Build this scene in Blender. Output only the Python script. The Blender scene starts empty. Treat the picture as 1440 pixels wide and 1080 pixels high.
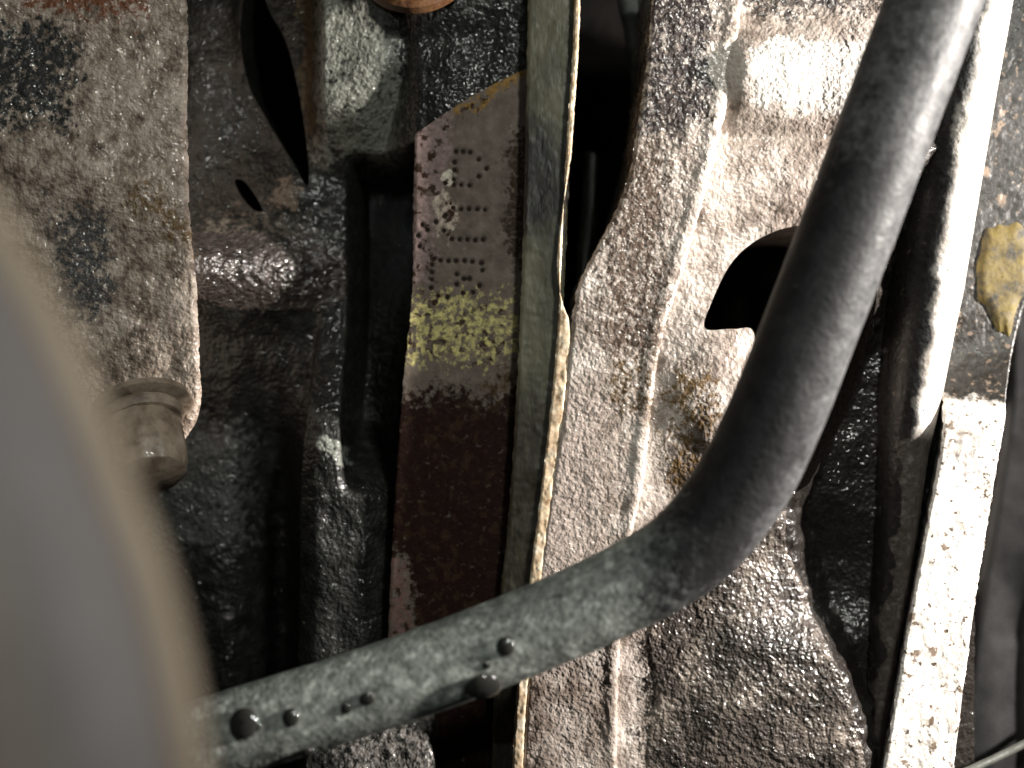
import bpy, math, random
import numpy as np
from mathutils import Vector, Matrix
random.seed(5); rng = np.random.default_rng(5)
SC = bpy.context.scene; COL = SC.collection
# ------------------------------------------------------------------ camera, world, lamps
CAM_D = 0.320                       # camera to the reference plane y = 0, metres
W_REF = 0.250                       # width seen at that plane
S = W_REF / 1440.0
cam = bpy.data.cameras.new('camera'); camo = bpy.data.objects.new('camera', cam); COL.objects.link(camo)
camo.location = (0, -CAM_D, 0); camo.rotation_euler = (math.radians(90), 0, 0)
cam.sensor_width = 36; cam.lens = 36 * CAM_D / W_REF; cam.clip_start = 0.005; cam.clip_end = 10
cam.dof.use_dof = True; cam.dof.focus_distance = CAM_D - 0.006; cam.dof.aperture_fstop = 7.0
SC.camera = camo
w = bpy.data.worlds.new('World'); SC.world = w; w.use_nodes = True
w.node_tree.nodes['Background'].inputs[0].default_value = (0.80, 0.86, 0.78, 1)
w.node_tree.nodes['Background'].inputs[1].default_value = 0.012
def lamp(name, loc, aim, size, power, color, size_y=None):
    l = bpy.data.lights.new(name, 'AREA'); l.shape = 'ELLIPSE' if size_y else 'DISK'; l.size = size
    if size_y: l.size_y = size_y
    l.energy = power; l.color = color
    o = bpy.data.objects.new(name, l); COL.objects.link(o); o.location = loc
    o.rotation_euler = (Vector(aim) - Vector(loc)).to_track_quat('-Z', 'Y').to_euler()
    return o
def spot(name, loc, aim, radius, power, color, angle, blend):
    l = bpy.data.lights.new(name, 'SPOT'); l.energy = power; l.color = color; l.shadow_soft_size = radius
    l.spot_size = math.radians(angle); l.spot_blend = blend
    o = bpy.data.objects.new(name, l); COL.objects.link(o); o.location = loc
    o.rotation_euler = (Vector(aim) - Vector(loc)).to_track_quat('-Z', 'Y').to_euler()
    return o
spot('torch_lamp', (0.400, -0.112, 0.075), (0.030, 0.006, -0.005), 0.011, 31.0, (1.0, 0.935, 0.87), 70, 0.7)
lamp('phone_lamp', (-0.030, -0.330, 0.060), (0.0, 0.0, 0.0), 0.005, 0.07, (0.93, 1.0, 0.95))
lamp('workshop_lamp', (0.130, -0.340, 0.210), (-0.05, 0.0, 0.0), 0.05, 0.82, (0.98, 1.0, 0.92))
SC.view_settings.view_transform = 'Standard'; SC.view_settings.look = 'None'
SC.view_settings.exposure = 0.0; SC.view_settings.gamma = 1.0
SC.cycles.use_denoising = True
SC.cycles.caustics_refractive = False; SC.cycles.max_bounces = 8; SC.cycles.sample_clamp_indirect = 6.0

# ------------------------------------------------------------------ helpers
def XZ(px, py, d):                  # a point at depth d mm behind the reference plane
    k = S * (CAM_D + d * 1e-3) / CAM_D
    return (np.asarray(px, float) - 720) * k, (540 - np.asarray(py, float)) * k
def P(px, py, d):
    x, z = XZ(px, py, d); return Vector((float(x), d * 1e-3, float(z)))
def curve(pts):                     # x as a smooth function of py, from (x, py) points
    p = sorted(pts, key=lambda q: q[1]); ys = np.array([q[1] for q in p], float); xs = np.array([q[0] for q in p], float)
    m = np.gradient(xs, ys)
    def f(y):
        y = np.asarray(y, float); i = np.clip(np.searchsorted(ys, y) - 1, 0, len(ys) - 2)
        h = ys[i+1] - ys[i]; t = np.clip((y - ys[i]) / h, 0, 1); t2 = t*t; t3 = t2*t
        return (2*t3-3*t2+1)*xs[i] + (t3-2*t2+t)*h*m[i] + (-2*t3+3*t2)*xs[i+1] + (t3-t2)*h*m[i+1]
    return f
def ss(a, b, x):
    t = np.clip((x - a) / (b - a), 0, 1); return t*t*(3-2*t)
_perm = rng.permutation(512); _perm = np.concatenate([_perm, _perm, _perm])
_ga = rng.random(512) * 2 * np.pi
def perlin(x, y):
    xi = np.floor(x).astype(int); yi = np.floor(y).astype(int); xf = x - xi; yf = y - yi
    u = xf**3*(xf*(6*xf-15)+10); v = yf**3*(yf*(6*yf-15)+10)
    def g(ix, iy, dx, dy):
        a = _ga[_perm[(_perm[ix & 511] + iy) & 511]]; return np.cos(a)*dx + np.sin(a)*dy
    n00 = g(xi, yi, xf, yf); n10 = g(xi+1, yi, xf-1, yf); n01 = g(xi, yi+1, xf, yf-1); n11 = g(xi+1, yi+1, xf-1, yf-1)
    return (n00*(1-u)+n10*u)*(1-v) + (n01*(1-u)+n11*u)*v
def fbm(x, y, o=4, gain=0.5):
    r = 0; a = 1.0
    for k in range(o):
        r = r + a * perlin(x + 17.3*k, y - 9.1*k); x = x*2.03; y = y*2.03; a *= gain
    return r
def inpoly(px, py, poly):
    r = np.zeros(px.shape, bool); n = len(poly)
    for i in range(n):
        x1, y1 = poly[i]; x2, y2 = poly[(i+1) % n]
        if y1 == y2: continue
        c = ((y1 > py) != (y2 > py)) & (px < (x2-x1)*(py-y1)/(y2-y1)+x1); r ^= c
    return r
def smooth_poly(pts, n=10):
    out = []; k = len(pts)
    for i in range(k):
        p0, p1, p2, p3 = [np.array(pts[(i+j-1) % k], float) for j in range(4)]
        for t in np.linspace(0, 1, n, endpoint=False):
            out.append(tuple(0.5*((2*p1)+(-p0+p2)*t+(2*p0-5*p1+4*p2-p3)*t*t+(-p0+3*p1-3*p2+p3)*t**3)))
    return out
def snap(px, py, poly):             # nearest boundary points
    bx = np.array(px, float); by = np.array(py, float); best = np.full(px.shape, 1e18); n = len(poly)
    for i in range(n):
        x1, y1 = poly[i]; x2, y2 = poly[(i+1) % n]; dx, dy = x2-x1, y2-y1; L = dx*dx+dy*dy + 1e-12
        t = np.clip(((px-x1)*dx+(py-y1)*dy)/L, 0, 1); qx = x1+t*dx; qy = y1+t*dy; d = (px-qx)**2+(py-qy)**2
        m = d < best; best[m] = d[m]; bx[m] = qx[m]; by[m] = qy[m]
    return bx, by, np.sqrt(best)

def mesh_obj(name, V, F, mat, parent=None, smooth=True, cols=None, sharp=None):
    me = bpy.data.meshes.new(name); V = np.asarray(V, float)
    org = Vector((0, 0, 0))
    if parent is None:
        org = Vector((float((V[:,0].min()+V[:,0].max())/2), float((V[:,1].min()+V[:,1].max())/2), float(V[:,2].min())))
        V = V - np.array(org)
    me.from_pydata(V.tolist(), [], F if isinstance(F, list) else F.tolist()); me.validate(); me.update()
    if smooth: me.polygons.foreach_set('use_smooth', [True]*len(me.polygons))
    if cols is not None:
        a = me.color_attributes.new('stain', 'FLOAT_COLOR', 'POINT'); a.data.foreach_set('color', np.asarray(cols, np.float32).ravel())
    me.materials.append(mat)
    o = bpy.data.objects.new(name, me); COL.objects.link(o); o.location = org
    if parent is not None:
        o.parent = parent; o.matrix_parent_inverse = world_of(parent).inverted()
    return o
def world_of(o):
    m = Matrix.Translation(o.location)
    return m if o.parent is None else world_of(o.parent) @ o.matrix_parent_inverse @ m
def tag(o, label, cat, group=None):
    o['label'] = label; o['category'] = cat
    if group: o['group'] = group
    return o
def thing(name, label, cat, loc, group=None):
    o = bpy.data.objects.new(name, None); COL.objects.link(o); o.location = loc; o.empty_display_size = 0.01
    return tag(o, label, cat, group)

def strip(name, left, right, y0, y1, d0, mat, parent=None, relief=None, noise=((0.1, 0.6),), step=2.6,
          skirt=20, edge=6, edge_r=1.0, wob=1.0, holes=(), hole_depth=30, stain=None, top_edge=None, octv=4, draft=0.0):
    """A relief sheet between two side curves, rows from y0 to y1, with real thickness."""
    L = curve(left); R = curve(right)
    wmax = max(R(t) - L(t) for t in np.linspace(y0, y1, 40))
    nu = int(max(6, wmax/step)); nv = int((y1-y0)/step)
    u = np.linspace(0, 1, nu+1)[None, :]; py = np.linspace(y0, y1, nv+1)[:, None]
    top = np.zeros_like(u*py)
    lx = L(py) + wob*2.2*perlin(py*0.06+d0, py*0+3.1) + wob*1.2*perlin(py*0.21+d0, py*0+8.1)
    rx = R(py) + wob*2.2*perlin(py*0.06+d0+50, py*0+5.1) + wob*1.2*perlin(py*0.21-d0, py*0+1.7)
    PX = lx + (rx-lx)*u; PY = py + 0*u
    if top_edge is not None:        # sheared top rows: row y is pushed down to follow a sloping top edge
        te = top_edge(PX); f = np.clip((PY-y0)/(y1-y0), 0, 1); PY = te + (y1-te)*f
    idx = np.arange((nu+1)*(nv+1)).reshape(nv+1, nu+1)
    F = np.stack([idx[:-1,:-1], idx[1:,:-1], idx[1:,1:], idx[:-1,1:]], -1).reshape(-1, 4)
    px = PX.ravel().copy(); pyf = PY.ravel().copy()
    wall_edges = []
    for poly in holes:
        ins = inpoly(px, pyf, poly); bx, by, dist = snap(px, pyf, poly)
        near = (~ins) & (dist < step*0.55); px[near] = bx[near]; pyf[near] = by[near]; ins = ins | near
        fin = ins[F].all(1); keep = F[~fin]
        mixed = np.unique(keep[ins[keep].any(1)]); mv = mixed[ins[mixed]]
        px[mv] = bx[mv]; pyf[mv] = by[mv]; F = keep
        cnt = {}
        for f in keep[ins[keep].any(1)]:
            for a, b in zip(f, np.roll(f, -1)):
                if ins[a] and ins[b]: cnt.setdefault((min(a,b), max(a,b)), []).append((a, b))
        wall_edges += [v[0] for v in cnt.values() if len(v) == 1]
    x, z = XZ(px, pyf, d0); X = x*1e3; Z = z*1e3
    rel = np.zeros(px.shape)
    if relief is not None: rel = rel + relief(px, pyf)
    for fr, am in noise: rel = rel + am*fbm(X*fr + d0*3.3, Z*fr + d0*1.7, octv)
    if edge:
        dl = np.abs(px - L(pyf)); dr = np.abs(R(pyf) - px); t = np.clip(np.minimum(dl, dr)/edge, 0, 1)
        rel = rel + edge_r*(1-np.sqrt(np.clip(1-(1-t)**2, 0, 1)))
    V = np.stack([x, (d0+rel)*1e-3, z], -1); n0 = len(V)
    Fl = F.tolist(); Vs = [V]; cols = None
    if stain is not None: cols = stain(px, pyf)
    allc = [cols]; cur = n0
    def add_wall(loop_edges, depth, dr=0.0):
        nonlocal cur
        vs = sorted({i for e in loop_edges for i in e}); mp = {v: k for k, v in enumerate(vs)}; m = len(vs)
        a = V[vs]; b = a.copy(); b[:, 1] = (d0 + depth)*1e-3; b[:, 0] += dr*1e-3
        Vs.append(a); Vs.append(b)
        if cols is not None: allc.append(cols[vs]); allc.append(cols[vs])
        for i, j in loop_edges:
            Fl.append([cur+mp[j], cur+mp[i], cur+m+mp[i], cur+m+mp[j]])
        cur += 2*m
    if skirt:
        sk = [(int(idx[i,0]), int(idx[i+1,0])) for i in range(nv)] + [(int(idx[nv,j]), int(idx[nv,j+1])) for j in range(nu)]
        sk += [(int(idx[i+1,nu]), int(idx[i,nu])) for i in range(nv)] + [(int(idx[0,j+1]), int(idx[0,j])) for j in range(nu)]
        add_wall(sk, skirt, draft)
    if wall_edges: add_wall([(int(a), int(b)) for a, b in wall_edges], hole_depth)
    V = np.concatenate(Vs)
    if cols is not None: cols = np.concatenate(allc)
    return mesh_obj(name, V, Fl, mat, parent, True, cols)

def sweep(name, pts, radii, mat, parent=None, seg=40, per=14, noise=(0.0, 0.2), cap=True, stain=None):
    """A tube along a smooth path of world points; the surface carries slight unevenness."""
    P_ = [np.array(p, float) for p in pts]; n = len(P_); path = []; rad = []
    for i in range(n-1):
        p0 = P_[max(i-1, 0)]; p1 = P_[i]; p2 = P_[i+1]; p3 = P_[min(i+2, n-1)]
        for t in np.linspace(0, 1, per, endpoint=False):
            path.append(0.5*((2*p1)+(-p0+p2)*t+(2*p0-5*p1+4*p2-p3)*t*t+(-p0+3*p1-3*p2+p3)*t**3)); rad.append(radii[i]*(1-t)+radii[i+1]*t)
    path.append(P_[-1]); rad.append(radii[-1]); path = np.array(path); rad = np.array(rad)
    tan = np.gradient(path, axis=0); tan /= np.linalg.norm(tan, axis=1)[:, None]
    nrm = np.cross(tan, [0, 1, 0]); nrm /= np.linalg.norm(nrm, axis=1)[:, None]; bi = np.cross(nrm, tan)
    a = np.linspace(0, 2*np.pi, seg, endpoint=False); m = len(path)
    s = np.concatenate([[0], np.cumsum(np.linalg.norm(np.diff(path, axis=0), axis=1))])*1e3
    A, Sg = np.meshgrid(a, s)
    k = 1.0
    r = rad[:, None] + noise[0]*1e-3*(fbm(np.cos(A)*6*noise[1]*3+Sg*noise[1], np.sin(A)*6*noise[1]*3-Sg*noise[1]*0.7, 3))
    V = path[:, None, :] + r[..., None]*(np.cos(A)[..., None]*nrm[:, None, :] + np.sin(A)[..., None]*bi[:, None, :])
    V = V.reshape(-1, 3); idx = np.arange(m*seg).reshape(m, seg)
    nx = np.roll(idx, -1, 1)
    F = np.stack([idx[:-1], nx[:-1], nx[1:], idx[1:]], -1).reshape(-1, 4).tolist()
    if cap: F.append(idx[0][::-1].tolist()); F.append(idx[-1].tolist())
    cols = stain(A.ravel(), Sg.ravel(), V) if stain else None
    return mesh_obj(name, V, F, mat, parent, True, cols)

def lathe(name, prof, origin, axis, mat, parent=None, seg=32, flat=None, wob=0.0):
    """prof: (radius mm, height mm) rows; flat=6 makes a hexagon of the section."""
    ax = Vector(axis).normalized(); t1 = ax.orthogonal().normalized(); t2 = ax.cross(t1); V = []; F = []
    for ri, (r, h) in enumerate(prof):
        for k in range(seg):
            a = 2*math.pi*k/seg; rr = r
            if flat: rr = r*math.cos(math.pi/flat)/math.cos(((a + math.pi/flat) % (2*math.pi/flat)) - math.pi/flat)
            rr *= 1 + wob*random.uniform(-1, 1)
            V.append(Vector(origin) + (t1*math.cos(a) + t2*math.sin(a))*rr*1e-3 + ax*h*1e-3)
    for i in range(len(prof)-1):
        for k in range(seg):
            F.append([i*seg+k, i*seg+(k+1) % seg, (i+1)*seg+(k+1) % seg, (i+1)*seg+k])
    F.append(list(range(seg))[::-1]); F.append([(len(prof)-1)*seg+k for k in range(seg)])
    o = mesh_obj(name, [tuple(v) for v in V], F, mat, parent, True)
    m = o.modifiers.new('split', 'EDGE_SPLIT'); m.split_angle = math.radians(40)
    return o

# ------------------------------------------------------------------ materials
def mat(name, ramp, cs=0.12, rough=(0.3, 0.6), rs=0.3, bumps=((0.5, 0.3, 1.0),), metal=0.0, coat=0.0, stain=False,
        spec=0.5, stretch=(1, 1, 1), soft=0.0, sspk=None, sn=2.2, specks=None, det=8, after=None):
    m = bpy.data.materials.new(name); m.use_nodes = True; nt = m.node_tree; N = nt.nodes; Lk = nt.links
    b = N['Principled BSDF']
    tc = N.new('ShaderNodeTexCoord'); sc = N.new('ShaderNodeVectorMath'); sc.operation = 'MULTIPLY'
    sc.inputs[1].default_value = tuple(1000*s for s in stretch); Lk.new(tc.outputs['Object'], sc.inputs[0])
    def noise(scale, detail=det, rgh=0.6, dist=0.0, off=0):
        n = N.new('ShaderNodeTexNoise'); n.inputs['Scale'].default_value = scale; n.inputs['Detail'].default_value = detail
        n.inputs['Roughness'].default_value = rgh; n.inputs['Distortion'].default_value = dist
        if off:
            a = N.new('ShaderNodeVectorMath'); a.operation = 'ADD'; a.inputs[1].default_value = (off, off*1.7, -off)
            Lk.new(sc.outputs[0], a.inputs[0]); Lk.new(a.outputs[0], n.inputs['Vector'])
        else: Lk.new(sc.outputs[0], n.inputs['Vector'])
        return n.outputs['Fac']
    def maprange(v, a, b_, c, d):
        r = N.new('ShaderNodeMapRange'); r.inputs[1].default_value = a; r.inputs[2].default_value = b_
        r.inputs[3].default_value = c; r.inputs[4].default_value = d; Lk.new(v, r.inputs[0]); return r.outputs[0]
    def mix(f, a, b_):
        x = N.new('ShaderNodeMix'); x.data_type = 'RGBA'
        if isinstance(f, (int, float)): x.inputs[0].default_value = f
        else: Lk.new(f, x.inputs[0])
        for v, s in ((a, 6), (b_, 7)):
            if isinstance(v, tuple): x.inputs[s].default_value = (*v, 1)
            else: Lk.new(v, x.inputs[s])
        return x.outputs[2]
    cr = N.new('ShaderNodeValToRGB'); Lk.new(noise(cs, rgh=0.68), cr.inputs[0])
    els = cr.color_ramp.elements
    for i, (p, c) in enumerate(ramp):
        e = els[i] if i < 2 else els.new(p)
        e.position = p; e.color = (*c, 1)
    col = cr.outputs[0]
    if specks:                      # (frequency, threshold, colour, width)
        for fr, th, c, wd in specks:
            col = mix(maprange(noise(fr, 6, 0.65, off=31*fr+7), th, th+wd, 0, 1), col, c)
    if stain:
        at = N.new('ShaderNodeAttribute'); at.attribute_name = 'stain'
        ad = N.new('ShaderNodeMath'); ad.operation = 'MULTIPLY_ADD'; ad.inputs[1].default_value = sn; 
        Lk.new(noise(0.55, 6, 0.7, off=13), ad.inputs[0]); Lk.new(at.outputs['Alpha'], ad.inputs[2])
        f = maprange(ad.outputs[0], 0.32+0.5*sn-soft, 0.58+0.5*sn+soft, 0, 1)
        vr = mix(maprange(noise(0.9, 5, 0.7, off=5), 0.3, 0.7, 0, 1), (0.45, 0.45, 0.45), (1.25, 1.25, 1.25))
        mm = N.new('ShaderNodeMix'); mm.data_type = 'RGBA'; mm.blend_type = 'MULTIPLY'; mm.inputs[0].default_value = 1
        Lk.new(at.outputs['Color'], mm.inputs[6]); Lk.new(vr, mm.inputs[7])
        sc_ = mm.outputs[2]
        if sspk: sc_ = mix(maprange(noise(sspk[0], 3, 0.55, off=11), sspk[1], sspk[1]+0.05, 0, 1), sc_, sspk[2])
        col = mix(f, col, sc_)
    for fr, th, c, wd in (after or ()):
        col = mix(maprange(noise(fr, 3, 0.55, off=11*fr+2), th, th+wd, 0, 1), col, c)
    Lk.new(col, b.inputs['Base Color'])
    Lk.new(maprange(noise(rs, 6, off=21), 0.3, 0.7, rough[0], rough[1]), b.inputs['Roughness'])
    b.inputs['Metallic'].default_value = metal; b.inputs['Specular IOR Level'].default_value = spec
    b.inputs['Coat Weight'].default_value = coat; b.inputs['Coat Roughness'].default_value = 0.07
    prev = None
    for i, (fr, dist, st) in enumerate(bumps):
        bp = N.new('ShaderNodeBump'); bp.inputs['Distance'].default_value = dist*1e-3; bp.inputs['Strength'].default_value = st
        Lk.new(noise(fr, 1.5, 0.5, off=3.3*i+1), bp.inputs['Height'])
        if prev: Lk.new(prev, bp.inputs['Normal'])
        prev = bp.outputs[0]
    if prev:
        Lk.new(prev, b.inputs['Normal'])
        if coat: Lk.new(prev, b.inputs['Coat Normal'])
    return m
M_cast = mat('black_oily_cast_iron', [(0.3, (0.005, 0.005, 0.0045)), (0.5, (0.012, 0.0122, 0.011)), (0.72, (0.030, 0.030, 0.027))], 0.25,
             (0.35, 0.65), 0.5, ((0.35, 0.40, 1.0), (0.95, 0.60, 1.0)), stain=True, coat=0.6, spec=0.15)
M_boss = mat('grimy_pale_casting', [(0.30, (0.03, 0.024, 0.02)), (0.42, (0.22, 0.17, 0.135)), (0.55, (0.45, 0.365, 0.305)), (0.75, (0.62, 0.53, 0.46))], 0.22,
             (0.3, 0.6), 0.5, ((0.3, 0.5, 1.0), (0.9, 0.75, 1.0)), stain=True, coat=0.9, spec=0.2)
M_pad = mat('machined_number_pad', [(0.3, (0.080, 0.064, 0.053)), (0.55, (0.140, 0.113, 0.095)), (0.75, (0.19, 0.157, 0.135))], 0.3,
            (0.55, 0.8), 0.6, ((0.6, 0.12, 0.8), (2.0, 0.12, 0.8)), stain=True, spec=0.12, sspk=(0.36, 0.545, (0.028, 0.014, 0.007)))
M_flange = mat('dull_green_grey_flange', [(0.3, (0.035, 0.035, 0.025)), (0.5, (0.110, 0.103, 0.066)), (0.75, (0.21, 0.198, 0.132))], 0.09,
               (0.35, 0.65), 0.4, ((0.5, 0.12, 0.8), (1.6, 0.12, 0.8)), stretch=(1, 1, 0.3), stain=True, soft=0.3)
M_gasket = mat('rusty_gasket_edge', [(0.3, (0.13, 0.07, 0.03)), (0.5, (0.45, 0.34, 0.22)), (0.7, (0.68, 0.62, 0.50))], 0.35,
               (0.4, 0.7), 0.5, ((0.6, 0.2, 1.0),))
M_alu = mat('oil_stained_aluminium', [(0.32, (0.085, 0.066, 0.053)), (0.42, (0.24, 0.195, 0.165)), (0.54, (0.41, 0.355, 0.315)), (0.72, (0.60, 0.545, 0.50))], 0.11,
            (0.3, 0.55), 0.5, ((0.3, 0.20, 1.0), (0.95, 0.46, 1.0)), stain=True, coat=0.9, spec=0.2, specks=((0.6, 0.67, (0.16, 0.115, 0.085), 0.12),))
M_plate = mat('bare_aluminium_plate', [(0.28, (0.30, 0.25, 0.21)), (0.40, (0.60, 0.55, 0.50)), (0.6, (0.78, 0.74, 0.70))], 0.14,
              (0.3, 0.55), 0.5, ((0.8, 0.2, 1.0),), stain=True, soft=0.25, after=((0.22, 0.62, (0.16, 0.12, 0.09), 0.05), (0.6, 0.615, (0.10, 0.075, 0.055), 0.05)))
M_rib = mat('worn_rib_aluminium', [(0.28, (0.36, 0.31, 0.27)), (0.45, (0.58, 0.53, 0.48)), (0.65, (0.74, 0.70, 0.66))], 0.14,
            (0.3, 0.55), 0.5, ((0.8, 0.2, 1.0),), stain=True, soft=0.2, sn=0.7, after=((0.5, 0.66, (0.10, 0.075, 0.055), 0.05),))
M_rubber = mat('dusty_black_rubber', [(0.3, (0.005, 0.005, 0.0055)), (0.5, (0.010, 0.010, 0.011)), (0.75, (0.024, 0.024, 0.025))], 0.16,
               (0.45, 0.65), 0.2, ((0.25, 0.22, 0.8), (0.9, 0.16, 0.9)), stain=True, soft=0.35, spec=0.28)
M_drop = bpy.data.materials.new('clear_oil'); M_drop.use_nodes = True
_b = M_drop.node_tree.nodes['Principled BSDF']; _b.inputs['Base Color'].default_value = (0.020, 0.020, 0.018, 1); _b.inputs['Roughness'].default_value = 0.07
_b.inputs['Coat Weight'].default_value = 1.0; _b.inputs['Coat Roughness'].default_value = 0.05; _b.inputs['IOR'].default_value = 1.5
M_dark = mat('dark_green_shaded_steel', [(0.3, (0.02, 0.022, 0.018)), (0.6, (0.06, 0.065, 0.055))], 0.1, (0.5, 0.8), 0.4, ((0.5, 0.2, 0.6),))
M_inner = mat('darkened_inner_casting', [(0.35, (0.0015, 0.0015, 0.0015)), (0.7, (0.006, 0.0045, 0.0035))], 0.08, (0.7, 0.95), 0.4, ((0.3, 0.4, 0.8),), spec=0.1)  # near-black colour puts the shade of the depth into the material
M_plastic = mat('charcoal_plastic', [(0.3, (0.0045, 0.0045, 0.0045)), (0.7, (0.008, 0.008, 0.008))], 0.05, (0.45, 0.6), 0.2, ((1.5, 0.05, 0.5),), spec=0.2)
M_rust = mat('rust_brown_plug', [(0.3, (0.02, 0.008, 0.004)), (0.5, (0.085, 0.034, 0.011)), (0.75, (0.16, 0.085, 0.035))], 0.35, (0.45, 0.7), 0.4, ((0.5, 0.3, 0.8),))
M_yellow = mat('yellow_paint', [(0.38, (0.012, 0.010, 0.006)), (0.5, (0.075, 0.052, 0.008)), (0.7, (0.13, 0.095, 0.015))], 0.2, (0.6, 0.85), 0.4, ((0.6, 0.2, 1.0),))
M_pit = mat('black_pit_grime', [(0.3, (0.010, 0.007, 0.005)), (0.7, (0.035, 0.024, 0.018))], 0.5, (0.7, 0.9), 0.4, ((1.2, 0.1, 0.6),), spec=0.1)
M_bolt = mat('oily_beige_steel', [(0.3, (0.08, 0.055, 0.038)), (0.5, (0.26, 0.20, 0.15)), (0.75, (0.42, 0.34, 0.27))], 0.2, (0.35, 0.6), 0.4, ((0.5, 0.3, 0.8),), coat=0.3)
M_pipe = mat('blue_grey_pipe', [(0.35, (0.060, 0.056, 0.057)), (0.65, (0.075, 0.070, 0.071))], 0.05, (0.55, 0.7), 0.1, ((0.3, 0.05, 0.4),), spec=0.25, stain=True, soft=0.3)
M_beige = mat('beige_pipe_rim', [(0.35, (0.125, 0.100, 0.072)), (0.65, (0.155, 0.126, 0.093))], 0.05, (0.6, 0.75), 0.1, ((0.3, 0.05, 0.4),), spec=0.2)

def stain_light_fn(*layers):              # stains and painted light; each layer: (rgb, fn(px,py) -> weight); later layers win
    def f(px, py):
        out = np.zeros((len(px), 4)); out[:, :3] = layers[0][0]
        px, py = px + 16*fbm(px*0.02+3, py*0.02, 4), py + 20*fbm(px*0.02-8, py*0.02+5, 4)
        for rgb, fn in layers:
            wgt = np.clip(fn(px, py), 0, 2); m = wgt > out[:, 3]
            out[m, :3] = rgb; out[:, 3] = np.maximum(out[:, 3], wgt)
        return out
    return f
def blob(cx, cy, rx, ry, p=1.0):
    return lambda x, y: p*(1 - ss(0.55, 1.25, np.sqrt(((x-cx)/rx)**2 + ((y-cy)/ry)**2)))
def box(x0, x1, y0, y1, s=25, p=1.0):
    return lambda x, y: p*ss(x0-s, x0+s, x)*(1-ss(x1-s, x1+s, x))*ss(y0-s, y0+s, y)*(1-ss(y1-s, y1+s, y))

# ------------------------------------------------------------------ the dark space behind
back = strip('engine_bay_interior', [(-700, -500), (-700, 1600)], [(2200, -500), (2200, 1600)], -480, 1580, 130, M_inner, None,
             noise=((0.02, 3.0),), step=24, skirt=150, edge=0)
back['kind'] = 'structure'; back['label'] = 'unlit dark space behind the engine parts'

# ------------------------------------------------------------------ engine block
block = thing('engine_block', 'black oily cast iron engine block with a dot stamped number on its pad', 'engine block', P(500, 1080, 32))
slit = smooth_poly([(362, -70), (372, 0), (402, 60), (424, 150), (437, 262), (412, 228), (372, 165), (345, 110), (340, 30)], 8)
slot = smooth_poly([(330, 254), (345, 256), (368, 286), (372, 300), (358, 296), (340, 276)], 6)
pad_top = lambda x: 188 - (x-585)*(93/157.0) - 6*np.sin(np.clip((x-585)/157, 0, 1)*np.pi)
def wall_relief(x, y):
    r = -24*np.exp(-((y-385)/58.0)**2)*np.interp(x, [250, 290, 315, 480, 540], [0.95, 1, 0.96, 0.06, 0])     # rounded horizontal rib
    r += 1.3*fbm(x*0.085, y*0.085, 2)*np.exp(-((y-390)/45.0)**2)*ss(285, 320, x)*(1-ss(470, 520, x))
    r += -5*np.exp(-(((x-400)/70.0)**2+((y-275)/45.0)**2))                        # mound
    r += 3.0*ss(330, 180, y)*(1-ss(370, 430, x))                                  # tarry hollow
    r += -3.5*np.exp(-((x-343)/14.0)**2)*ss(150, 20, y)
    xe = np.interp(y, [400, 540, 700, 950, 1200], [455, 440, 428, 424, 420])
    hh = ss(410, 660, y)
    prof = np.interp(x - xe, [-4, 6, 30, 95, 130], [0, -18, -18.5, -17, -12])
    r += hh*prof*(1-ss(552, 590, x))
    r += 24*ss(486, 506, x)*(1-ss(590, 610, x))*ss(215, 255, y)*(1-ss(590, 700, y))  # groove beside the pad
    col = ss(425, 470, x)*(1-ss(560, 640, x)*0.2)
    yb = 255 - 60*ss(500, 590, x)
    ct = -16*col*(1-ss(yb-110, yb+12, y))*(0.8+0.2*np.cos((x-505)/75.0))*(1-ss(700, 760, x))
    tt = ss(525, 600, x)*(1-ss(pad_top(x)+30, pad_top(x)+52, y))*(-18.3 - 2.0*np.exp(-((y-20)/45.0)**2))
    r += np.minimum(ct, tt)
    r += 6*ss(480, 620, y)*(1-ss(330, 425, x)) + 16*ss(500, 720, y)*np.exp(-((x-385)/42.0)**2)
    return r
wall_stain_light = stain_light_fn(((0.17, 0.175, 0.15), box(440, 575, -80, 240, 30, 0.62)), ((0.15, 0.155, 0.135), box(440, 760, -80, 40, 30, 0.55)),
                      ((0.075, 0.055, 0.028), box(424, 452, -20, 200, 14, 0.62)), ((0.075, 0.078, 0.075), box(180, 350, 580, 790, 50, 0.62)),
                      ((0.17, 0.13, 0.10), box(385, 420, 250, 300, 12, 0.6)), ((0.10, 0.085, 0.07), box(270, 470, 290, 420, 50, 0.5)),  # second box: torch-lit band along the rib put into the colour
                      ((0.20, 0.21, 0.185), lambda x, y: blob(478, 635, 22, 18, 0.55)(x, y-(x-490)*0.8)))  # pale blob: a spot of torch light painted on the ridge
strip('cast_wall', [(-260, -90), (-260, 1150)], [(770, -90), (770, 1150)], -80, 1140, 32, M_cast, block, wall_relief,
      noise=((0.07, 1.2), (0.45, 0.16)), step=2.4, skirt=60, edge=0, holes=(slit, slot), hole_depth=75, stain=wall_stain_light)
M_oil = mat('wet_black_oil', [(0.35, (0.012, 0.010, 0.009)), (0.65, (0.06, 0.05, 0.045))], 0.3, (0.25, 0.4), 0.5, ((0.4, 0.9, 1.0), (0.95, 0.9, 1.0)), coat=1.0)
of = strip('oil_film', [(272, 330), (280, 350), (276, 400), (300, 425), (330, 440)], [(440, 330), (478, 350), (492, 390), (480, 425), (450, 440)], 334, 438, 32, M_oil, block,
           lambda x, y: wall_relief(x, y) - 0.25, noise=((0.07, 1.2), (0.45, 0.16)), step=1.8, skirt=0, edge=14, edge_r=0.6, wob=3.0)
of['label'] = 'glistening wet oil film on the rounded rib of the block'
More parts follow.
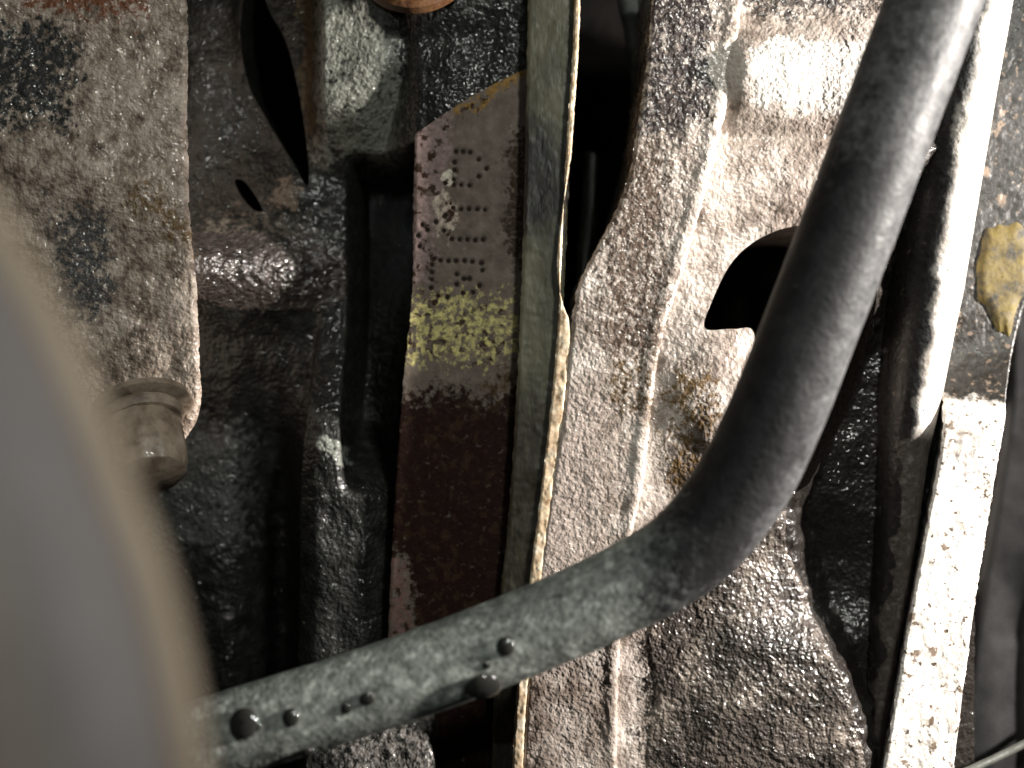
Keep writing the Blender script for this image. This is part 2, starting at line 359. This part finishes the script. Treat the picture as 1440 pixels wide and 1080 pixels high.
# machined pad with the stamped number
dots = [(641,213),(651,213),(661,214),(673,224),(684,237),(673,248),(639,228),(639,239),(638,252),(626,257),(638,260),(648,260),(660,261),
        (637,292),(648,294),(659,294),(671,294),(682,295),(626,303),(613,312),(624,324),(635,336),(646,337),(657,337),(668,338),(679,337),
        (610,364),(619,366),(630,367),(641,367),(653,367),(664,368),(677,370),(678,380),(607,372),(607,383),(607,393),(606,405),(642,386),(642,400),(652,392),(660,392),
        (674,402),(616,416),(629,418),(651,412),(665,411),(594,316),(588,331),(590,346),(601,323)]
dxy = np.array(dots, float)
PAD_D = 12.5
def pad_relief(x, y):
    r = 0.0*x
    for cx, cy in dots:
        q = ((x-cx)**2+(y-cy)**2)/4.0**2; r = np.where(q < 4, r + 0.75*np.exp(-q**2), r)
    return r + 0.25*ss(440, 560, y)*0
pad_stain_light = stain_light_fn(((0.235, 0.170, 0.160), lambda x, y: 0.66*(1-ss(600+0.12*(300-y), 645+0.12*(300-y), x))*(1-ss(370, 440, y))),  # pinkish left strip: torch light painted into the colour
                     ((0.26, 0.15, 0.045), lambda x, y: 0.6*np.exp(-((y-pad_top(x)-8)/14.0)**2)*ss(620, 640, x)),
                     ((0.62, 0.56, 0.46), blob(627, 246, 16, 15, 0.85)), ((0.52, 0.43, 0.36), blob(622, 300, 26, 45, 0.55)),
                     ((0.60, 0.53, 0.22), lambda x, y: 0.47*np.exp(-((y-462)/62.0)**4)*(1-0.35*ss(700, 740, x))),
                     ((0.20, 0.115, 0.10), lambda x, y: 0.5*(1-ss(570, 600, x))*ss(740, 800, y)),  # pinkish lower corner: light painted in as well
                     ((0.017, 0.006, 0.0040), lambda x, y: 0.78*ss(505, 590, y)*(1-0.55*(1-ss(570, 595, x))*ss(740, 800, y))),  # brown stain, with the shadow over it put into the colour
                     ((0.040, 0.026, 0.018), lambda x, y: 0.62*ss(690, 725, x)*ss(150, 210, y)*(1-ss(350, 420, y))),
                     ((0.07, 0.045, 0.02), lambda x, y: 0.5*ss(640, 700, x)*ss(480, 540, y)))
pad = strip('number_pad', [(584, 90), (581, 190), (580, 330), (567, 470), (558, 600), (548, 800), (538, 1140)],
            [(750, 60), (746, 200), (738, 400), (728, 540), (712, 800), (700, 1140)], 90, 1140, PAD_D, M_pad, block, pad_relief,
            noise=((0.15, 0.12), (0.7, 0.07)), step=1.7, skirt=45, edge=7, edge_r=1.2, stain=pad_stain_light,
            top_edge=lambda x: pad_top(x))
dm = None
for i, (cx, cy) in enumerate(dots):
    c = P(cx, cy, PAD_D); 
    if dm is None:
        V = [(0, 0.0001, 0)]; F = []
        for k in range(12): V.append((0.00068*math.cos(k*math.pi/6), 0, 0.00068*math.sin(k*math.pi/6)))
        for k in range(12): V.append((0.00084*math.cos(k*math.pi/6), 0.0005, 0.00084*math.sin(k*math.pi/6)))
        for k in range(12):
            F.append([0, 1+k, 1+(k+1) % 12]); F.append([1+(k+1) % 12, 1+k, 13+k, 13+(k+1) % 12])
        dm = bpy.data.meshes.new('stamped_dot'); dm.from_pydata(V, [], F); dm.materials.append(M_pit)
    o = bpy.data.objects.new('stamped_dot', dm); COL.objects.link(o); o.parent = pad
    o.matrix_parent_inverse = world_of(pad).inverted(); o.location = (c.x, (PAD_D+0.42)*1e-3, c.z)
    s = random.uniform(0.85, 1.2); o.scale = (s*random.uniform(0.9, 1.1), 1, s)
# end flange of the block and a ledge under it
strip('end_flange', [(744, -80), (741, 100), (738, 250), (727, 540), (712, 760), (700, 870), (690, 1140)],
      [(818, -80), (812, 60), (803, 200), (791, 450), (774, 640), (752, 810), (733, 980), (724, 1140)], -80, 1140, 6.0, M_flange, block,
      lambda x, y: -0.015*(x-770), noise=((0.08, 0.4), (0.5, 0.12)), step=2.4, skirt=60, edge=5, edge_r=0.8,
      stain=stain_light_fn(((0.014, 0.010, 0.009), box(690, 800, 170, 330, 40, 0.85)), ((0.045, 0.036, 0.024), box(650, 800, 560, 1180, 60, 0.8))))
strip('lower_ledge', [(430, 940), (430, 1160)], [(735, 940), (728, 1160)], 950, 1150, 12, M_cast, block,
      lambda x, y: -0.085*(y-985) + 12*ss(600, 640, x), noise=((0.15, 0.9), (0.6, 0.25)), step=2.2, skirt=60, edge=8, edge_r=3,
      stain=stain_light_fn(((0.16, 0.15, 0.14), box(480, 620, 990, 1150, 20, 0.5))))
boss = strip('side_boss', [(-300, -90), (-300, 720)], [(258, -90), (262, 0), (262, 200), (267, 290), (275, 400), (279, 500), (280, 560), (270, 596), (235, 640), (190, 690)],
             -80, 640, -2, M_boss, block, lambda x, y: -2.2*np.exp(-((y-250-0.45*(x-150))/60.0)**2) + 3.0*ss(520, 640, y),
             noise=((0.07, 1.3), (0.5, 0.2)), step=2.3, skirt=34, draft=-13, edge=9, edge_r=1.6,
             stain=stain_light_fn(((0.22, 0.09, 0.05), box(20, 230, -90, 30, 40, 0.6)), ((0.045, 0.045, 0.045), box(-40, 115, 20, 190, 40, 0.62)),
                            ((0.10, 0.095, 0.095), box(70, 165, 280, 460, 40, 0.6)), ((0.22, 0.145, 0.08), lambda x, y: 0.55*np.exp(-((y-260-0.75*(x-170))/42.0)**2)*ss(140, 200, x))))
# fasteners and plug on the block
bolt = thing('banjo_bolt', 'oily beige bolt and washer under the grimy casting boss', 'bolt', P(190, 690, -4))
ax = Vector((0.30, -0.50, -0.80))
lathe('washer', [(4, -1.2), (11.2, -1.2), (12.0, -0.6), (12.0, 0.8), (11.2, 1.3), (4, 1.3)], P(200, 575, -6), ax, M_bolt, bolt, 48, wob=0.004)
lathe('collar', [(3, 0), (9.8, 0.6), (10.2, 1.6), (9.2, 3.0), (7, 3.4), (3, 3.4)], P(198, 582, -7), ax, M_bolt, bolt, 48, wob=0.01)
lathe('bolt_head', [(3, 0), (9.4, 0), (10.0, 1), (10.2, 7), (9.9, 11), (8.8, 14), (6.2, 15.4), (2, 16)], P(196, 600, -8.5), ax, M_bolt, bolt, 48, flat=10, wob=0.008)
plug = lathe('core_plug', [(16.0, 0), (15.8, -3.5), (14.6, -4.6), (13.4, -4.0), (12.6, -1.2), (3, -0.6), (0.5, -0.6)], P(582, -66, 10), (0, 1, -0.12), M_rust, None, 64, wob=0.003)
tag(plug, 'rust orange round core plug set in the block above the stamped pad', 'plug')

# ------------------------------------------------------------------ gasket, pieces in the gap
gk = strip('gasket', [(810, -80), (806, 60), (797, 200), (786, 440), (784, 470), (767, 640), (746, 810), (727, 980), (718, 1140)],
           [(819, -80), (814, 60), (805, 200), (793, 430), (800, 450), (798, 520), (781, 660), (760, 820), (741, 980), (733, 1140)], -80, 1140, 1.5, M_gasket, None,
           noise=((0.2, 0.4), (0.8, 0.12)), step=1.6, skirt=22, edge=3, edge_r=0.5, wob=0.7)
tag(gk, 'thin cream and rust coloured gasket edge squeezed between block flange and housing', 'gasket')
pin = sweep('dowel_pin', [P(834, 215, 44), P(831, 290, 42), P(826, 350, 40), P(818, 395, 38)], [0.0022, 0.0026, 0.0027, 0.0015], M_flange, None, 24, 10, (0.2, 0.3))
tag(pin, 'slim dull metal dowel pin in the black gap beside the housing', 'pin')
fw = strip('cover_plate', [(866, -80), (872, 0), (884, 60), (890, 120), (880, 220), (850, 330), (835, 430)], [(1010, -80), (1010, 430)], -80, 430, 50, M_dark, None,
           noise=((0.1, 0.5),), step=4, skirt=6, edge=8, edge_r=2)
tag(fw, 'shaded dark green steel cover plate deep behind the pale housing edge', 'cover plate')

# ------------------------------------------------------------------ gearbox housing
house = thing('gearbox_housing', 'oil stained pale aluminium gearbox housing with an arched opening behind the hose', 'gearbox housing', P(1080, 1080, 6))
hole = smooth_poly([(990, 462), (1000, 425), (1030, 368), (1072, 333), (1120, 318), (1170, 322), (1212, 350), (1234, 405), (1232, 500), (1208, 590), (1172, 650), (1124, 692), (1080, 660), (1062, 560), (1060, 470), (1030, 463)], 7)
def house_relief(x, y):
    r = -7*np.exp(-((y-105)/62.0)**2)*ss(985, 1045, x)                          # rounded shoulder
    r += 2.0*np.exp(-((y-190)/13.0)**2)*ss(985, 1030, x)                          # crease below it
    r += -5*np.exp(-(((x-1000)/75.0)**2+((y-570)/110.0)**2))                      # lump below the opening
    xl = np.interp(y, [200, 420, 640, 720, 850, 1000, 1150], [1330, 1245, 1160, 1115, 1160, 1220, 1250])
    xl = xl + 26*fbm(x*0.012, y*0.012, 4)
    r += 15*ss(-30, 40, x-xl)                                                     # trough beside the rib
    r += -2.5*np.exp(-(((x-1090)/130.0)**2+((y-1010)/120.0)**2))
    r += 5*ss(700, 800, y)*np.exp(-((x-1150)/80.0)**2)*(1-ss(850, 920, y))
    return r
house_stain_light = stain_light_fn(((0.80, 0.76, 0.71), box(1050, 1260, 62, 158, 14, 0.75)), ((0.045, 0.036, 0.030), box(1060, 1400, 560, 880, 40, 0.62)), ((0.018, 0.015, 0.013), lambda x, y: 0.95*ss(-110, 10, x-np.interp(y, [200, 420, 640, 720, 850, 1000, 1150], [1330, 1245, 1160, 1115, 1160, 1220, 1250]))),  # pale shoulder: painted glare; dark trough: shadow of the rib painted in
                       ((0.040, 0.034, 0.030), box(900, 1300, 740, 1180, 40, 0.78)), ((0.30, 0.25, 0.21), box(1040, 1170, 1010, 1180, 25, 0.85)), ((0.16, 0.10, 0.045), box(930, 1010, 520, 700, 30, 0.5)),
                       ((0.06, 0.05, 0.045), box(1040, 1260, -90, 30, 22, 0.55)), ((0.33, 0.28, 0.24), box(985, 1300, 168, 205, 10, 0.52)))  # last box: shade of the crease put into the colour
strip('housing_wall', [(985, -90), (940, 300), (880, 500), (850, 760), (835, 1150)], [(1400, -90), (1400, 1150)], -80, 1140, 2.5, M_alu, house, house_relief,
      noise=((0.07, 0.8), (0.5, 0.09)), step=2.4, skirt=124, edge=0, holes=(hole,), hole_depth=48, stain=house_stain_light)
M_film = mat('oily_grime_film', [(0.34, (0.018, 0.015, 0.013)), (0.5, (0.055, 0.046, 0.040)), (0.60, (0.12, 0.10, 0.085)), (0.74, (0.34, 0.295, 0.25))], 0.10,
             (0.3, 0.5), 0.5, ((0.35, 0.6, 1.0), (0.8, 1.0, 1.0)), coat=1.0, spec=0.3)
hf = strip('oil_film', [(930, 700), (915, 760), (925, 820), (908, 900), (918, 980), (905, 1060), (912, 1150)], [(1120, 700), (1110, 760), (1135, 820), (1165, 900), (1190, 960), (1212, 1040), (1232, 1150)],
           720, 1140, 2.5, M_film, house, lambda x, y: house_relief(x, y) - 0.3, noise=((0.07, 0.8), (0.5, 0.09)), step=2.0, skirt=0, edge=14, edge_r=0.7, wob=5.0)
hf['label'] = 'dark glistening oil and grime film on the lower housing wall'
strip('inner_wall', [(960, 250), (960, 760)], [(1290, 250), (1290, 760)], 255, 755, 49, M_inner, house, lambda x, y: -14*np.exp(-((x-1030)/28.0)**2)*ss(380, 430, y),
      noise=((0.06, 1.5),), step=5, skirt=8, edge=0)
strip('mating_flange', [(920, -90), (917, 0), (911, 70), (904, 130), (893, 200), (881, 258), (862, 304), (840, 346), (813, 403), (806, 440), (802, 480), (793, 570), (775, 690), (757, 820), (742, 960), (732, 1140)],
      [(1052, -90), (1043, 0), (1032, 90), (1010, 200), (985, 295), (958, 390), (935, 460), (918, 560), (905, 680), (886, 770), (872, 920), (868, 1140)], -80, 1140, 0, M_alu, house,
      lambda x, y: -0.012*(x-900) - 0.4*np.exp(-((x-np.interp(y, [-90, 0, 200, 295, 460, 680, 920], [1040, 1032, 998, 972, 921, 893, 860]))/9.0)**2),
      noise=((0.08, 0.5), (0.5, 0.09)), step=2.2, skirt=40, edge=6, edge_r=1.2, wob=1.5,
      stain=stain_light_fn(((0.055, 0.042, 0.040), lambda x, y: 0.62*box(890, 1012, -90, 200, 35)(x, y)), ((0.12, 0.085, 0.065), box(835, 950, 180, 520, 45, 0.55)),
                     ((0.42, 0.35, 0.31), box(740, 860, 520, 860, 40, 0.62)), ((0.12, 0.08, 0.045), box(850, 925, 470, 600, 25, 0.45)), ((0.66, 0.58, 0.52), box(985, 1040, 60, 300, 12, 0.5))))
rc = [(1398, -90), (1382, 0), (1346, 200), (1316, 400), (1293, 560), (1284, 640), (1271, 800), (1252, 960), (1244, 1060), (1240, 1140)]
rr = [52, 52, 53, 50, 42, 33, 26, 18, 13, 12]
rcf = curve(rc); rrf = lambda y: np.interp(y, [p[1] for p in rc], rr)
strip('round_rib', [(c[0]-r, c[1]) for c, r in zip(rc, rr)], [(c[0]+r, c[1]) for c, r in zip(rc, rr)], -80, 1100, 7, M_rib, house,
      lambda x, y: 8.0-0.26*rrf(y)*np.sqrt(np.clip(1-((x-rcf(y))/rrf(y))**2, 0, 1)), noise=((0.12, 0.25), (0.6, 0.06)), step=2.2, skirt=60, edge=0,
      stain=stain_light_fn(((0.014, 0.012, 0.011), lambda x, y: 1.1*(1-ss(-26, 12, x-rcf(y)))), ((0.07, 0.058, 0.05), box(1200, 1340, 600, 1120, 30, 0.8))))  # dark left half and dim lower end: shade painted on the rib
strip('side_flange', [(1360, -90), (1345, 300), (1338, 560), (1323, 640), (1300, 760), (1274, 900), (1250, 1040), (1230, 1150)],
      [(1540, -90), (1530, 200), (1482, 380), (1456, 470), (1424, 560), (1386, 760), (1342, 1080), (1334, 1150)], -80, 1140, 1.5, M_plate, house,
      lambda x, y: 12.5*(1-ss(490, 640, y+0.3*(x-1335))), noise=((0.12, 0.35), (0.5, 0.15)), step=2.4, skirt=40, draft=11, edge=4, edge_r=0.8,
      stain=stain_light_fn(((0.026, 0.025, 0.023), box(1300, 1560, 70, 440, 30, 1.5)), ((0.018, 0.016, 0.013), box(1300, 1500, 415, 560, 20, 1.35)), ((0.006, 0.006, 0.005), box(1300, 1560, -140, 110, 30, 1.6)),  # dark upper boxes: dirt and shade together put into the colour
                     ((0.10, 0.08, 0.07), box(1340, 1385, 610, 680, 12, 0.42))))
pv = smooth_poly([(1384, 330), (1400, 316), (1425, 314), (1450, 330), (1452, 400), (1432, 430), (1420, 472), (1404, 468), (1390, 440), (1376, 420), (1374, 370)], 5)
pc = np.mean(pv, 0); V = []; F = []; n = len(pv)
for ring, (k, dd) in enumerate(((1.0, 14.3), (0.96, 13.66), (0.6, 13.6), (0.02, 13.62))):
    for i, q in enumerate(pv):
        wq = 1 + (0.03*math.sin(i*1.3)+0.03*math.sin(i*0.7) if ring < 2 else 0)
        V.append(tuple(P(pc[0]+(q[0]-pc[0])*k*wq, pc[1]+(q[1]-pc[1])*k*wq, dd)))
for r in range(3):
    for i in range(n): F.append([r*n+i, r*n+(i+1) % n, (r+1)*n+(i+1) % n, (r+1)*n+i])
pm = mesh_obj('paint_mark', V, F, M_yellow, house); pm['label'] = 'smear of yellow paint on the grey side flange'

# ------------------------------------------------------------------ black cover at the side
cov = strip('plastic_cover', [(1450, 330), (1440, 380), (1424, 410), (1418, 470), (1416, 560), (1388, 760), (1362, 940), (1344, 1080), (1336, 1160)],
            [(1700, 330), (1700, 1160)], 345, 1150, 19, M_plastic, None, lambda x, y: -0.00045*(x-1400)**2*0.3 + 4*np.exp(-((x-1440)/30.0)**2)*ss(760, 900, y),
            noise=((0.03, 0.8),), step=5, skirt=40, edge=14, edge_r=3)
tag(cov, 'smooth charcoal plastic cover beside the bright side flange', 'cover')
wr = sweep('thin_cable', [P(1300, 1110, 6), P(1370, 1080, 8), P(1440, 1046, 12), P(1540, 990, 14), P(1900, 800, 18)], [0.0010]*5, M_dark, None, 16, 8, (0.05, 0.3))
tag(wr, 'thin grey cable crossing the charcoal plastic cover', 'cable')

# ------------------------------------------------------------------ hose
hp = [(1375,-170,-46),(1345,-90,-46),(1313,0,-46),(1272,110,-46),(1231,218,-46),(1187,336,-46),(1142,454,-46),(1088,590,-46),(1037,690,-45),(965,775,-44),(862,835,-43),(730,893,-42),(565,955,-42),(400,1008,-42),(280,1045,-42),(140,1088,-42),(-60,1150,-42)]
hr = [66,66,66.5,66.5,66.5,66.5,66.5,67,67,64,61,60.5,60,60,60,60,60]
pts = [P(a, b, d) for a, b, d in hp]; rads = [r*S*(CAM_D+d*1e-3)/CAM_D for r, (a, b, d) in zip(hr, hp)]
RS = 1.0
def hose_dust_light(A, Sg, V):
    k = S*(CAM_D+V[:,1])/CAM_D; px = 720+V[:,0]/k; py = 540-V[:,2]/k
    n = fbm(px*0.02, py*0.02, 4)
    dust = 0.72*(1-ss(800, 1040, px)); top = 0.42*(1-ss(150, 290, py))  # dust on the lower run; top is a painted sheen
    t = ss(850, 1050, px)[:, None]; rim = 0.45*ss(0.2, 0.9, np.cos(A)*RS)*ss(1000, 1080, px)  # rim: light along the right side put into the colour
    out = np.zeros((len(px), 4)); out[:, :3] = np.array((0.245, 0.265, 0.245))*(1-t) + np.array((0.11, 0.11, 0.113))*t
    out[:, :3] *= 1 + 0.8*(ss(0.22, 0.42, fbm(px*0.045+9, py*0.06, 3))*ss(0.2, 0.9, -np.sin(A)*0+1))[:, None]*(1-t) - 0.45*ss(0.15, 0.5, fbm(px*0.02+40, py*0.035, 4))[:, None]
    out[:, 3] = np.maximum(np.maximum(dust, top), rim) + 0.3*n + 0.04 - 0.40*t[:, 0]*(1-ss(0.2, 0.9, np.cos(A)))*ss(170, 300, py)  # last term paints shade on the left side of the upper run
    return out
hose = sweep('rubber_hose', pts, rads, M_rubber, None, 72, 22, (0.10, 0.10), stain=hose_dust_light)
tag(hose, 'curved black rubber hose with a dusty film, crossing in front of the housing', 'hose')

# droplets of oil on the hose: each sits on the skin of the hose, bulging outwards
def path_at(px):
    best = None
    for i in range(len(hp)-1):
        a, b = hp[i], hp[i+1]
        if min(a[0], b[0]) <= px <= max(a[0], b[0]):
            t = (px-a[0])/(b[0]-a[0]); return [a[j]+(b[j]-a[j])*t for j in range(3)], hr[i]
def drop(px, py, r, label, sag=1.0, ht=0.4):
    """r in pixels; the droplet lies where the view through (px, py) meets the hose."""
    t = Vector((P(px, py, 0) - Vector((0, -CAM_D, 0)))).normalized(); o = Vector((0, -CAM_D, 0))
    dg = bpy.context.evaluated_depsgraph_get()
    me = hose.data; from mathutils.bvhtree import BVHTree
    global _bvh
    if '_bvh' not in globals():
        _bvh = BVHTree.FromPolygons([v.co + hose.location for v in me.vertices], [p.vertices[:] for p in me.polygons])
    h, nrm, i_, d_ = _bvh.ray_cast(o, t)
    if h is None: h, nrm, i_, d_ = _bvh.find_nearest(P(px, py, -45))
    if nrm.dot(t) > 0: nrm = -nrm
    R = r*S*0.87; up = Vector((0, 0, 1)); u = nrm.cross(up).normalized(); v = u.cross(nrm).normalized()
    V = []; F = []; A, B = 24, 9
    for j in range(B+1):
        ph = (j/B)*math.pi*0.62
        for k in range(A):
            a = 2*math.pi*k/A; rr = R*math.sin(ph)
            dn = (math.cos(ph)+0.10)*R*ht
            q = h + u*(math.cos(a)*rr) + v*(math.sin(a)*rr*(sag if math.sin(a) < 0 else 1.0)) + nrm*dn
            V.append(tuple(q))
    for j in range(B):
        for k in range(A): F.append([j*A+k, (j+1)*A+k, (j+1)*A+(k+1) % A, j*A+(k+1) % A])
    F.append([k for k in range(A)][::-1])
    o_ = mesh_obj('oil_droplet', V, F, M_drop, None); return tag(o_, label, 'droplet', 'oil droplets on the hose')
drop(343, 1016, 20, 'large dark round oil droplet near the blurred end of the hose', 1.15)
drop(361, 1022, 6, 'tiny bright oil bead touching the large round droplet on the hose')
drop(409, 1008, 12, 'dark oil droplet beside the large round one on the hose', 1.1)
drop(432, 1057, 11, 'flat oil droplet hanging at the underside of the hose, below the dark droplets', 0.8)
drop(487, 996, 8, 'small oil droplet on the middle of the dusty hose', 1.0)
drop(516, 984, 11, 'faint smeared oil droplet on the dusty hose beside a small one', 0.7, 0.35)
drop(678, 966, 27, 'biggest oil droplet sagging from the underside of the hose by the gasket', 0.75, 0.42)
drop(684, 936, 6, 'pinhead oil droplet directly above the biggest sagging droplet')
drop(711, 908, 13, 'ring shaped clear oil droplet on the hose above the biggest sagging one', 1.1, 0.5)

# ------------------------------------------------------------------ out of focus bent pipe in front
pipe = thing('bent_pipe', 'out of focus curved grey pipe with beige rim, close in front of the boss', 'pipe', P(100, 1080, -212))
PD = -212
edge = [(-560, -700), (-400, -400), (-260, -150), (-140, 60), (-70, 180), (0, 285), (55, 375), (105, 470), (150, 575), (190, 680), (232, 790), (262, 900), (283, 1010), (296, 1110), (305, 1220)]
def off(pts, o, d):
    r = []
    for i, (x, y) in enumerate(pts):
        a = pts[max(i-1, 0)]; b = pts[min(i+1, len(pts)-1)]; t = Vector((b[0]-a[0], b[1]-a[1])).normalized()
        r.append(P(x - t.y*o, y + t.x*o, d))
    return r
KP = S*(CAM_D+PD*1e-3)/CAM_D
sweep('rim', off(edge, 44, PD+4), [44*KP]*len(edge), M_beige, pipe, 40, 8)
def pipe_reflection(A, Sg, V):
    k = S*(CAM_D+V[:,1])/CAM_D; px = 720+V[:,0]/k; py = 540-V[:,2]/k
    ex = np.interp(py, [e[1] for e in edge], [e[0] for e in edge]); c = np.zeros((len(A), 4)); c[:, :3] = (0.115, 0.096, 0.082)  # warm reflection on the left of the pipe put into colour
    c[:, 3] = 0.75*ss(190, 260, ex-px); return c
sweep('pipe_body', off(edge, 330, PD-2), [262*KP]*len(edge), M_pipe, pipe, 64, 8, stain=pipe_reflection)
